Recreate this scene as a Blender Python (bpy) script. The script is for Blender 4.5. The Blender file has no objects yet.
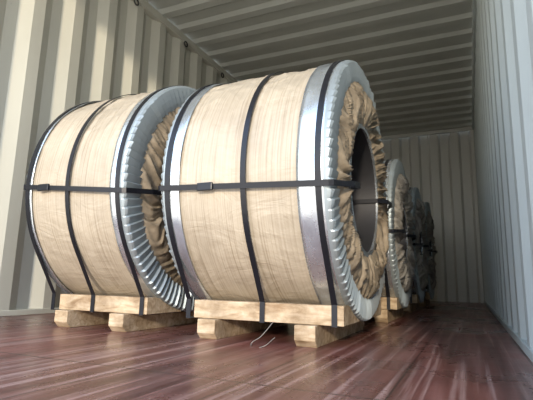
import bpy, bmesh, math, random
from mathutils import Matrix, Vector, noise
random.seed(4)
S=bpy.context.scene
COL=S.collection
# ---------------------------------------------------------------- constants
H0=.2061
XR=.151; XL=XR-2.35; YB=6.41; YF=.45; ZC=2.332

# ---------------------------------------------------------------- materials
def mat(name,color=(.5,.5,.5),rough=.6,metal=0,spec=.5):
    m=bpy.data.materials.new(name);m.use_nodes=True
    b=m.node_tree.nodes['Principled BSDF']
    b.inputs['Base Color'].default_value=(*color,1);b.inputs['Roughness'].default_value=rough
    b.inputs['Metallic'].default_value=metal;b.inputs['Specular IOR Level'].default_value=spec
    return m
def N(m,t,**k):
    n=m.node_tree.nodes.new(t)
    for a,v in k.items():
        if a.startswith('i_'): n.inputs[a[2:].replace('_',' ')].default_value=v
        else: setattr(n,a,v)
    return n
def LK(m,a,b): m.node_tree.links.new(a,b)
def coords(m,scale=(1,1,1),kind='Object'):
    tc=N(m,'ShaderNodeTexCoord');mp=N(m,'ShaderNodeMapping');mp.inputs['Scale'].default_value=scale
    LK(m,tc.outputs[kind],mp.inputs['Vector']);return mp.outputs['Vector']
def ramp(m,fac,stops):
    r=N(m,'ShaderNodeValToRGB');e=r.color_ramp.elements
    e[0].position=stops[0][0];e[0].color=(*stops[0][1],1);e[1].position=stops[-1][0];e[1].color=(*stops[-1][1],1)
    for p,c in stops[1:-1]:
        x=e.new(p);x.color=(*c,1)
    LK(m,fac,r.inputs['Fac']);return r.outputs['Color']
def nz(m,vec,scale,detail=4,rough=.5,dist=0):
    n=N(m,'ShaderNodeTexNoise');n.inputs['Scale'].default_value=scale;n.inputs['Detail'].default_value=detail
    n.inputs['Roughness'].default_value=rough;n.inputs['Distortion'].default_value=dist
    LK(m,vec,n.inputs['Vector']);return n.outputs['Fac']
def mix(m,a,b,fac,mode='MIX'):
    x=N(m,'ShaderNodeMix',data_type='RGBA',blend_type=mode)
    if isinstance(fac,float): x.inputs[0].default_value=fac
    else: LK(m,fac,x.inputs[0])
    LK(m,a,x.inputs[6]);
    if isinstance(b,tuple): x.inputs[7].default_value=(*b,1)
    else: LK(m,b,x.inputs[7])
    return x.outputs[2]
def bump(m,h,st,dist,prev=None):
    b=N(m,'ShaderNodeBump');b.inputs['Strength'].default_value=st;b.inputs['Distance'].default_value=dist
    LK(m,h,b.inputs['Height'])
    if prev: LK(m,prev,b.inputs['Normal'])
    return b.outputs['Normal']
def P(m): return m.node_tree.nodes['Principled BSDF']

def paint(name,c,dirt=.5):
    m=mat(name,c,.5)
    v=coords(m,(1,1,.35));n=nz(m,v,3,6,.6)
    col=ramp(m,n,[(.3,tuple(x*.88 for x in c)),(.7,c)])
    v2=coords(m,(1,1,1));n2=nz(m,v2,14,5,.7)
    sp=ramp(m,n2,[(.66,(0,0,0)),(.78,(dirt,)*3)])
    col=mix(m,col,tuple(x*.6 for x in c),sp)
    LK(m,col,P(m).inputs['Base Color'])
    return m
M_wl=paint('paint_wall',(.55,.54,.465))
M_wr=paint('paint_wall_right',(.50,.555,.55),.3)
M_wb=paint('paint_wall_back',(.52,.52,.47))
M_ce=paint('paint_ceiling',(.46,.475,.435))

def cover_mat():
    m=mat('kraft_wrap',(.5,.4,.28),.42,0,.5)
    v=coords(m,(.8,75,1),'UV');n=nz(m,v,2.2,4,.6,.25)
    col=ramp(m,n,[(.30,(.275,.225,.16)),(.46,(.405,.345,.265)),(.72,(.465,.405,.32))])
    v3=coords(m,(1,1,1),'UV');n3=nz(m,v3,4,6,.65)
    sh=ramp(m,n3,[(.3,(.80,.79,.78)),(.7,(1.06,1.06,1.06))])
    col=mix(m,col,sh,1.0,'MULTIPLY')
    LK(m,col,P(m).inputs['Base Color'])
    b1=bump(m,n,.22,.002)
    v4=coords(m,(1.5,.8,1),'UV');n4=nz(m,v4,6,4,.55,1.8)
    LK(m,bump(m,n4,.42,.016,b1),P(m).inputs['Normal'])
    return m
M_cov=cover_mat()
def bag_mat(name,c):
    m=mat(name,c,.42,0,.45)
    v=coords(m);n=nz(m,v,7,4,.6,.8)
    col=ramp(m,n,[(.3,tuple(x*.45 for x in c)),(.6,c),(.8,tuple(min(1,x*1.3) for x in c))])
    LK(m,col,P(m).inputs['Base Color'])
    n2=nz(m,v,13,3,.55,1.0)
    LK(m,bump(m,n2,.35,.012),P(m).inputs['Normal'])
    return m
M_bag=bag_mat('kraft_pleats',(.33,.265,.19))
M_bag2=bag_mat('grey_pleats',(.33,.305,.27))
def metal_mat():
    m=mat('galvanised_steel',(.62,.66,.70),.3,.85)
    v=coords(m,(1,1,1));n=nz(m,v,8,5,.6)
    LK(m,ramp(m,n,[(.3,(.50,.55,.60)),(.7,(.76,.81,.86))]),P(m).inputs['Base Color'])
    r=N(m,'ShaderNodeMapRange');LK(m,n,r.inputs[0]);r.inputs[3].default_value=.16;r.inputs[4].default_value=.36
    LK(m,r.outputs[0],P(m).inputs['Roughness'])
    return m
M_met=metal_mat()
M_ring=mat('crimped_zinc',(.31,.355,.38),.45,.5)
M_strap=mat('black_strap',(.012,.013,.018),.35,.3)
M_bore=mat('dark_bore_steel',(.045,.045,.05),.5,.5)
M_core=mat('steel_core',(.12,.12,.13),.5,.5)
def wood_mat():
    m=mat('pine_wood',(.6,.45,.28),.7,0,.3)
    v=coords(m,(3,14,14));n=nz(m,v,3,6,.6,.8)
    col=ramp(m,n,[(.3,(.30,.20,.115)),(.5,(.50,.38,.25)),(.7,(.62,.50,.37))])
    v2=coords(m,(1,1,1));n2=nz(m,v2,9,5,.65)
    col=mix(m,col,ramp(m,n2,[(.35,(.55,.52,.48)),(.6,(1,1,1))]),1.0,'MULTIPLY')
    LK(m,col,P(m).inputs['Base Color']);LK(m,bump(m,n,.4,.003),P(m).inputs['Normal'])
    return m
M_wood=wood_mat()
def floor_mat():
    m=mat('floor_plywood',(.1,.04,.03),.3,0,.45)
    v=coords(m,(11,.6,1));n=nz(m,v,1.6,8,.62,.35)
    col=ramp(m,n,[(.3,(.070,.024,.019)),(.5,(.145,.054,.043)),(.72,(.27,.125,.105))])
    v2=coords(m,(1,1,1));n2=nz(m,v2,1.8,6,.65)
    col=mix(m,col,ramp(m,n2,[(.3,(.6,.58,.57)),(.7,(1.3,1.25,1.23))]),1.0,'MULTIPLY')
    v3=coords(m,(34,.6,1));n3=nz(m,v3,1.1,4,.6)
    refl_streaks=ramp(m,n3,[(.52,(0,0,0)),(.66,(.75,.75,.75))])
    col=mix(m,col,(.42,.26,.23),refl_streaks)  # pinkish lengthwise streaks: reflected light painted into the floor colour
    v5=coords(m,(1,1,1));sxy=N(m,'ShaderNodeSeparateXYZ');LK(m,v5,sxy.inputs[0])
    def joint(sock,period,shift,w):
        a=N(m,'ShaderNodeMath',operation='ADD');LK(m,sock,a.inputs[0]);a.inputs[1].default_value=shift
        b=N(m,'ShaderNodeMath',operation='PINGPONG');LK(m,a.outputs[0],b.inputs[0]);b.inputs[1].default_value=period/2
        c=N(m,'ShaderNodeMath',operation='LESS_THAN');LK(m,b.outputs[0],c.inputs[0]);c.inputs[1].default_value=w
        return c.outputs[0]
    jx=joint(sxy.outputs['X'],.2925,-XL,.0018);jy=joint(sxy.outputs['Y'],1.22,.35,.003)
    mx=N(m,'ShaderNodeMath',operation='MAXIMUM');LK(m,jx,mx.inputs[0]);LK(m,jy,mx.inputs[1])
    col=mix(m,col,(.03,.015,.013),mx.outputs[0])
    LK(m,col,P(m).inputs['Base Color'])
    r=N(m,'ShaderNodeMapRange');LK(m,n2,r.inputs[0]);r.inputs[1].default_value=.3;r.inputs[2].default_value=.7
    r.inputs[3].default_value=.18;r.inputs[4].default_value=.42
    LK(m,r.outputs[0],P(m).inputs['Roughness'])
    b=bump(m,n,.28,.004);LK(m,bump(m,n2,.25,.01,b),P(m).inputs['Normal'])
    return m
M_floor=floor_mat()
M_dark=mat('dark_steel',(.05,.05,.05),.5,.6)
M_wire=mat('wire_grey',(.2,.19,.17),.5,.5)

# ---------------------------------------------------------------- mesh helpers
def obj(name,verts,faces,m,parent=None,smooth=False,uvs=None,mats=None,fm=None):
    me=bpy.data.meshes.new(name);me.from_pydata(verts,[],faces)
    for x in (mats or [m]): me.materials.append(x)
    if fm:
        for p,i in zip(me.polygons,fm): p.material_index=i
    if smooth:
        for p in me.polygons: p.use_smooth=True
    if uvs:
        uv=me.uv_layers.new(name='UVMap')
        for lp in me.loops: uv.data[lp.index].uv=uvs[lp.vertex_index]
    me.update()
    o=bpy.data.objects.new(name,me);COL.objects.link(o)
    if parent: o.parent=parent
    return o
def extrude_profile(name,prof,axis_pts,m,thick=0.003):
    n=len(prof);a,b=map(Vector,axis_pts)
    v=[tuple(Vector(p)+a) for p in prof]+[tuple(Vector(p)+b) for p in prof]
    f=[(i,i+1,n+i+1,n+i) for i in range(n-1)]
    o=obj(name,v,f,m)
    s=o.modifiers.new('t','SOLIDIFY');s.thickness=thick;s.offset=0
    return o
def box_vf(x0,x1,y0,y1,z0,z1):
    v=[(x,y,z) for x in (x0,x1) for y in (y0,y1) for z in (z0,z1)]
    f=[(0,1,3,2),(4,6,7,5),(0,4,5,1),(2,3,7,6),(0,2,6,4),(1,5,7,3)]
    return v,f
def box(name,x0,x1,y0,y1,z0,z1,m,parent=None,bev=0):
    v,f=box_vf(x0,x1,y0,y1,z0,z1);o=obj(name,v,f,m,parent)
    if bev:
        b=o.modifiers.new('b','BEVEL');b.width=bev;b.segments=2
    return o
def empty(name,loc=(0,0,0)):
    e=bpy.data.objects.new(name,None);COL.objects.link(e);e.empty_display_size=.2;e.location=loc;return e

# ---------------------------------------------------------------- room shell
def corr(a,b,flat_in,slope,flat_out,start=0):
    pts=[];y=a
    pts.append((y,0))
    segs=[(flat_in,0),(slope,1),(flat_out,1),(slope,0)]
    i=start
    while y<b:
        d,l=segs[i%4];y+=d;pts.append((min(y,b),l));i+=1
    return pts
DEP=.036
pl=[(XL-DEP*l,y,0) for y,l in corr(YF,YB,.072,.068,.07)]
w=extrude_profile('wall_left',pl,((0,0,0.0),(0,0,ZC)),M_wl)
pr=[(XR+DEP*l,y,0) for y,l in corr(YF,YB,.072,.068,.07)]
w=extrude_profile('wall_right',pr,((0,0,0.0),(0,0,ZC)),M_wr)
pb=[(x,YB+.04*l,0) for x,l in corr(XL-.03,XR+.03,.10,.03,.10)]
w=extrude_profile('wall_back',pb,((0,0,0.0),(0,0,ZC)),M_wb)
pc=[(0,y,ZC-.0+.022*l) for y,l in corr(YF,YB+.03,.07,.035,.105)]
w=extrude_profile('ceiling',pc,((XL-.03,0,0),(XR+.03,0,0)),M_ce)
fl=box('floor',XL-.04,XR+.04,YF,YB+.04,-.06,0,M_floor)
box('trim_1',XL-.036,XL+.02,YF,YB,ZC-.06,ZC,M_wl,bev=.004)
box('trim_2',XR-.02,XR+.036,YF,YB,ZC-.06,ZC,M_wr,bev=.004)
box('trim_3',XL+.02,XR-.02,YB-.03,YB+.0,ZC-.05,ZC,M_wb,bev=.004)
box('baseboard_left',XL-.036,XL+.006,YF,YB,0,.03,M_wl,bev=.003)
box('baseboard_right',XR-.006,XR+.036,YF,YB,0,.03,M_wr,bev=.003)
box('trim_4',XL+.0,XL+.06,YB-.07,YB,0,ZC-.05,M_wb,bev=.01)
box('trim_5',XR-.05,XR+.0,YB-.06,YB,0,ZC-.05,M_wb,bev=.01)

def torus_vf(R,r,c,ax='x',n=20,k=8):
    v=[];f=[]
    for i in range(n):
        a=2*math.pi*i/n
        for j in range(k):
            b=2*math.pi*j/k;q=R+r*math.cos(b)
            v.append((c[0]+r*math.sin(b),c[1]+q*math.cos(a),c[2]+q*math.sin(a)))
    for i in range(n):
        for j in range(k):
            f.append((i*k+j,((i+1)%n)*k+j,((i+1)%n)*k+(j+1)%k,i*k+(j+1)%k))
    return v,f
for yy in (2.35,3.0,3.65,4.6):
    v,f=torus_vf(.022,.006,(XL+.027,yy,ZC-.085));obj('lashing_ring',v,f,M_dark,smooth=True)

# ---------------------------------------------------------------- coil
def strap_path(R,zc,kx=.335,zt=.137,zbm=.068):
    pts=[]
    r=R+.004
    def tang(py,pz):
        dy,dz=py,pz-zc;d=math.hypot(dy,dz)
        base=math.atan2(dz,dy);al=math.acos(min(1,r/d));return base,al
    ba,al=tang(-kx,zt)
    c=[(ba-al)%(2*math.pi),(ba+al)%(2*math.pi)]
    a0=min(c,key=lambda a:abs(a-math.pi))
    ba,al=tang(kx,zt);c=[((ba-al)+math.pi)%(2*math.pi)-math.pi,((ba+al)+math.pi)%(2*math.pi)-math.pi]
    a1=min(c,key=abs)
    pts.append((-kx,zbm));pts.append((-kx,zt))
    n=72
    for i in range(n+1):
        a=a0+(a1-a0)*i/n;pts.append((r*math.cos(a),zc+r*math.sin(a)))
    pts.append((kx,zt));pts.append((kx,zbm))
    return pts
def ribbon(name,pts3,wvec,m,parent,th=.0025,closed=False):
    n=len(pts3);w=Vector(wvec)/2
    v=[tuple(Vector(p)-w) for p in pts3]+[tuple(Vector(p)+w) for p in pts3]
    f=[(i,(i+1)%n,n+(i+1)%n,n+i) for i in range(n if closed else n-1)]
    o=obj(name,v,f,m,parent)
    s=o.modifiers.new('t','SOLIDIFY');s.thickness=th;s.offset=0
    return o

def coil(x0,x1,yc,R,zb,straps,seed,bag=None,eye=((math.radians(180),)*2,),bore=.254,bulge=.05,bandL=.07,bandR=.10,seal=.3,rw=.09):
    bag=bag or M_bag
    root=empty('wrapped_steel_coil',(0,0,0));zc=zb+R
    NA=288;off=seed*7.3
    NX=90;v=[];f=[];uv=[]
    for j in range(NX+1):
        s=j/NX;x=x0+(x1-x0)*s
        for i in range(NA+1):
            a=2*math.pi*i/NA
            top=max(0,math.sin(a))
            ca,sa=math.cos(a),math.sin(a)
            e=min(1,(s*(x1-x0)+.0)/.05)*min(1,((1-s)*(x1-x0))/.05)
            w=noise.noise(Vector((x*5+off,ca*2.2,sa*2.2)))*.006
            q=noise.noise(Vector((x*9+off+a*1.8,ca*3,sa*3)))
            w+=(1-min(1,abs(q)*6))*.005*(.15+top)
            q=noise.noise(Vector((x*13+off-a*2.6,ca*5+3,sa*5)))
            w+=(1-min(1,abs(q)*6))*.0035*(.25+top)
            w=max(w,-.004)
            r=R-.005+e*w
            v.append((x,yc+r*ca,zc+r*sa));uv.append((a*R,x+off))
    for j in range(NX):
        for i in range(NA):
            q=j*(NA+1)+i;f.append((q,q+NA+1,q+NA+2,q+1))
    obj('paper_wrap',v,f,M_cov,root,True,uv)
    def band(name,xa,xb,rr):
        v=[];f=[];NB=6
        for j in range(NB+1):
            x=xa+(xb-xa)*j/NB
            for i in range(NA):
                a=2*math.pi*i/NA
                r=rr+.003*noise.noise(Vector((x*20,math.cos(a)*6+off,math.sin(a)*6)))
                v.append((x,yc+r*math.cos(a),zc+r*math.sin(a)))
        for j in range(NB):
            for i in range(NA):
                f.append((j*NA+i,(j+1)*NA+i,(j+1)*NA+(i+1)%NA,j*NA+(i+1)%NA))
        o=obj(name,v,f,M_met,root,True);s=o.modifiers.new('t','SOLIDIFY');s.thickness=.002;s.offset=0
    band('edge_band_left',x0-.002,x0+bandL,R+.003)
    band('edge_band_right',x1-bandR,x1-.006,R+.003)
    for side,xf in ((-1,x0),(1,x1)):
        T=100;seg=T*6;v=[];f=[]
        prof=[(-.014,.005,.0),(-.006,.006,.3),(.002,.003,.6),(.006,-.004,1),(.007,-.2*rw,1),(.008,-.45*rw,1),(.007,-.75*rw,1),(.005,-.95*rw,.8),(0,-rw,.3)]
        for j,(dx,dr,k) in enumerate(prof):
            for i in range(seg):
                a=2*math.pi*i/seg;ph=(i%6)/6
                jit=.6+.7*abs(noise.noise(Vector(((i//6)*.73,off,side))))*1.6
                tooth=k*jit*(.010*(1-ph) if ph<.7 else .010*.3*(1-ph))
                rr=R+dr+(-.006*((i//6)%2) if j>6 else 0)-(.0015*k*ph if j<4 else 0)
                v.append((xf+side*(dx+tooth),yc+rr*math.cos(a),zc+rr*math.sin(a)))
        for j in range(len(prof)-1):
            for i in range(seg):
                q=[j*seg+i,j*seg+(i+1)%seg,(j+1)*seg+(i+1)%seg,(j+1)*seg+i]
                f.append(tuple(q if side<0 else q[::-1]))
        obj('crimped_ring_'+('left' if side<0 else 'right'),v,f,M_ring,root)
        v=[];f=[];NR=24;NP=480;ri=bore+.006;ro=R-rw+.012
        def fold(a):
            p1=noise.noise(Vector((math.cos(a)*8+off,math.sin(a)*8,side*3.1)))
            p2=noise.noise(Vector((math.cos(a)*19+off,math.sin(a)*19,side*5.1)))
            return max(0,1-abs(p1)*4.5)*.6+max(0,1-abs(p2)*4)*.4
        for j in range(NR+1):
            s=j/NR
            for i in range(NP):
                a=2*math.pi*i/NP
                lip=.035*max(0,noise.noise(Vector((off+4,math.cos(a)*3.5,math.sin(a)*3.5))))*2+.012*noise.noise(Vector((off,math.cos(a)*12,math.sin(a)*12)))
                r=(ri+lip)+(ro-ri-lip)*s
                tw=noise.noise(Vector((s*1.4+off,math.cos(a)*2.5,math.sin(a)*2.5)))
                k=fold(a+tw*.22+.12*s)
                env=math.sin(math.pi*min(1,s*.92+.08))**.8*(.65+.5*s)
                h=bulge*env*(.12+1.0*k)+.004*noise.noise(Vector((s*4,math.cos(a)*7+off,math.sin(a)*7)))*math.sin(math.pi*s)
                v.append((xf+side*(max(h,0)+.004-(.006 if j==0 else 0)),yc+r*math.cos(a),zc+r*math.sin(a)))
        for j in range(NR):
            for i in range(NP):
                q=[j*NP+i,j*NP+(i+1)%NP,(j+1)*NP+(i+1)%NP,(j+1)*NP+i]
                f.append(tuple(q if side>0 else q[::-1]))
        obj('pleated_paper_'+('left' if side<0 else 'right'),v,f,bag,root,True)
        v=[];f=[];n=96
        for r,dx in ((bore-.006,.002),(bore-.006,.010),(bore+.014,.010),(bore+.014,.0),(R-.004,-.001)):
            for i in range(n):
                a=2*math.pi*i/n;v.append((xf+side*dx,yc+r*math.cos(a),zc+r*math.sin(a)))
        fm=[]
        for j in range(4):
            for i in range(n):
                f.append((j*n+i,j*n+(i+1)%n,(j+1)*n+(i+1)%n,(j+1)*n+i));fm.append(0 if j<3 else 1)
        obj('inner_ring_'+('left' if side<0 else 'right'),v,f,M_met,root,False,None,[M_met,M_core],fm)
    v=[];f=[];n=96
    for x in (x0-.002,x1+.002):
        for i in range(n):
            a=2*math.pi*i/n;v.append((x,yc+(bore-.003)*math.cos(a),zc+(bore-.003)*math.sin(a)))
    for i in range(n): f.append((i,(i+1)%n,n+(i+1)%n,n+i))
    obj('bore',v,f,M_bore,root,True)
    kx=min(.335,R*.66)
    for q,s in enumerate(straps):
        x=x0+(x1-x0)*s
        pts=[(x,yc+y,z) for y,z in strap_path(R+.003,zc,kx)]
        ribbon('strap_%d'%(q+1),pts,(.019,0,0),M_strap,root,closed=True)
    for q,(aL,aR) in enumerate(eye):
        r1=R+.010;r0=bore-.01
        prof=[(x0-.01,r0),(x0-.014-bulge*.7,r0+.04),(x0-.016-bulge*.7,R-.12),(x0-.020,R-.05),(x0-.016,r1-.006),(x0-.004,r1+.001)]
        prof+= [(x0+(x1-x0)*t,r1+.001) for t in (.2,.4,.6,.8)]
        prof+=[(x1+.004,r1+.001),(x1+.017,r1-.006),(x1+.024,R-.05),(x1+.02+bulge*.7,R-.12),(x1+.018+bulge*.7,r0+.05),(x1+.01,r0)]
        pts=[]
        for x,r in prof:
            t=min(1,max(0,(x-x0)/(x1-x0)));a=aL+(aR-aL)*t
            pts.append((x,yc+r*math.cos(a),zc+r*math.sin(a)))
        a=(aL+aR)/2;ca,sa=math.cos(a),math.sin(a)
        ribbon('eye_strap_%d'%(q+1),pts,(0,-sa*.019,ca*.019),M_strap,root,closed=True,th=.003)
        a=aL+(aR-aL)*seal;ca,sa=math.cos(a),math.sin(a)
        xm=x0+(x1-x0)*seal
        y=yc+(R+.014)*ca;z=zc+(R+.014)*sa
        box('strap_seal_%d'%(q+1),xm-.03,xm+.03,y-.005,y+.005,z-.014,z+.014,M_strap,root,bev=.003)
    return root

def skid(x0,x1,yc,R,zb,seed,runners=(.12,.88),ends=.0,rwid=.036,xa=None):
    """one joined mesh: two chock timbers on two runners"""
    zc=zb+R
    kx=min(.33,R*.655);ki=.10
    xa=x0+.01 if xa is None else xa
    V=[];Fc=[]
    def add(v,f):
        o=len(V);V.extend(v);Fc.extend([tuple(i+o for i in q) for q in f])
    for n,sg in enumerate((-1,1)):
        top=.134
        pts=[]
        for i in range(9):
            k=ki+(kx-.055-ki)*i/8
            z=zc-math.sqrt((R+.006)**2-k*k);pts.append((k,min(z,top)))
        prof=[(kx,.0705),(kx,top),(kx-.05,top)]+[p for p in reversed(pts) if p[1]>.072]+[(ki,.0705)]
        xb=x1+ends
        v=[(xa,yc+sg*k,z) for k,z in prof]+[(xb,yc+sg*k,z) for k,z in prof];m=len(prof)
        add(v,[tuple(range(m))[::-1],tuple(range(m,2*m))]+[(i,(i+1)%m,m+(i+1)%m,m+i) for i in range(m)])
    for n,s in enumerate(runners):
        x=x0+(x1-x0)*s
        ya,yb=yc-kx-.03,yc+kx+.03
        pr=[(ya,.0695),(ya,.022),(ya+.022,.0),(yb-.022,.0),(yb,.022),(yb,.0695)]
        v=[(x-rwid,y,z) for y,z in pr]+[(x+rwid,y,z) for y,z in pr];m=6
        add(v,[tuple(range(m)),tuple(range(m,2*m))[::-1]]+[(i,m+i,m+(i+1)%m,(i+1)%m) for i in range(m)])
    bm=bmesh.new();me=bpy.data.meshes.new('timber_skid')
    me.from_pydata(V,[],Fc);bm.from_mesh(me);bmesh.ops.recalc_face_normals(bm,faces=bm.faces);bm.to_mesh(me);bm.free()
    me.materials.append(M_wood)
    o=bpy.data.objects.new('timber_skid',me);COL.objects.link(o)
    b=o.modifiers.new('b','BEVEL');b.width=.002;b.segments=2
    return o

rd=math.radians
Y2=1.7684;R2=.5048;zb=.0714
coil(-.9785,-.3725,Y2,R2,zb,(.035,.53,.95),1,eye=((rd(186),rd(188.5)),(rd(0),rd(0))),bulge=.045,rw=.08)
skid(-.9785,-.3725,Y2,R2,zb,1,(.19,.80),xa=-.935)
coil(-1.6524,-1.1435,1.7589,.5145,zb,(.02,.46,.955),2,eye=((rd(182),rd(187)),(rd(0),rd(0))),bandL=.03,bandR=.06,bulge=.03,seal=.22)
skid(-1.6524,-1.1435,1.7589,.5145,zb,2,(.18,.76),xa=-1.61)
EY=((rd(185),rd(185)),(rd(0),rd(0)))
coil(-.93,-.3725,2.88,.4534,zb,(.05,.5,.92),3,bag=M_bag2,bulge=.055,bore=.2,eye=EY)
skid(-.93,-.3725,2.88,.4534,zb,3,(.15,.85))
coil(-.93,-.3725,3.92,.47,zb,(.05,.5,.92),4,bag=M_bag2,bulge=.055,bore=.2,eye=EY)
skid(-.93,-.3725,3.92,.47,zb,4,(.15,.85))
coil(-.93,-.3725,5.0,.5,zb,(.05,.5,.92),5,bag=M_bag2,bulge=.05,bore=.2,eye=EY)
skid(-.93,-.3725,5.0,.5,zb,5,(.15,.85))

cu=bpy.data.curves.new('wire_offcut','CURVE');cu.dimensions='3D';cu.bevel_depth=.0014
sp=cu.splines.new('BEZIER');P3=[(-.60,1.40,.075),(-.63,1.37,.03),(-.66,1.36,.003),(-.61,1.34,.003),(-.58,1.37,.03)]
sp.bezier_points.add(len(P3)-1)
for b,p in zip(sp.bezier_points,P3): b.co=p;b.handle_left_type=b.handle_right_type='AUTO'
o=bpy.data.objects.new('wire_offcut',cu);COL.objects.link(o);cu.materials.append(M_wire)

# ---------------------------------------------------------------- light
W=bpy.data.worlds.new('sky');S.world=W;W.use_nodes=True
nt=W.node_tree;bg=nt.nodes['Background']
tc=nt.nodes.new('ShaderNodeTexCoord');sx=nt.nodes.new('ShaderNodeSeparateXYZ');nt.links.new(tc.outputs['Generated'],sx.inputs[0])
cr=nt.nodes.new('ShaderNodeValToRGB')
mr=nt.nodes.new('ShaderNodeMapRange');mr.inputs[1].default_value=-1;mr.inputs[2].default_value=1
nt.links.new(sx.outputs['Z'],mr.inputs[0]);nt.links.new(mr.outputs[0],cr.inputs[0])
e=cr.color_ramp.elements;e[0].position=0;e[0].color=(.52,.49,.44,1);e[1].position=1;e[1].color=(.35,.55,.95,1)
x=e.new(.49);x.color=(.62,.58,.52,1);x=e.new(.52);x.color=(1.0,.97,.93,1);x=e.new(.7);x.color=(.62,.78,1,1)
nt.links.new(cr.outputs[0],bg.inputs[0]);bg.inputs[1].default_value=3.6
sl=bpy.data.lights.new('sun','SUN');sl.energy=3.8;sl.angle=math.radians(4);sl.color=(1,.86,.66)
so=bpy.data.objects.new('sun',sl);COL.objects.link(so)
d=Vector((-.22,1,-.27));so.rotation_euler=d.to_track_quat('-Z','Y').to_euler();so.location=(2,-3,3)

# ---------------------------------------------------------------- camera
yaw,pit,rol=.4254,.1804,.0224
F=Vector((-math.sin(yaw)*math.cos(pit),math.cos(yaw)*math.cos(pit),math.sin(pit)))
R=Vector((math.cos(yaw),math.sin(yaw),0));U=R.cross(F)
R_=R*math.cos(rol)+U*math.sin(rol);U_=U*math.cos(rol)-R*math.sin(rol)
M=Matrix((( R_.x,U_.x,-F.x,0),(R_.y,U_.y,-F.y,0),(R_.z,U_.z,-F.z,H0),(0,0,0,1)))
c=bpy.data.cameras.new('camera');c.sensor_width=36;c.lens=1.1173*400/533*36;c.clip_start=.02
co=bpy.data.objects.new('camera',c);COL.objects.link(co);co.matrix_world=M;S.camera=co
S.view_settings.view_transform='Standard'
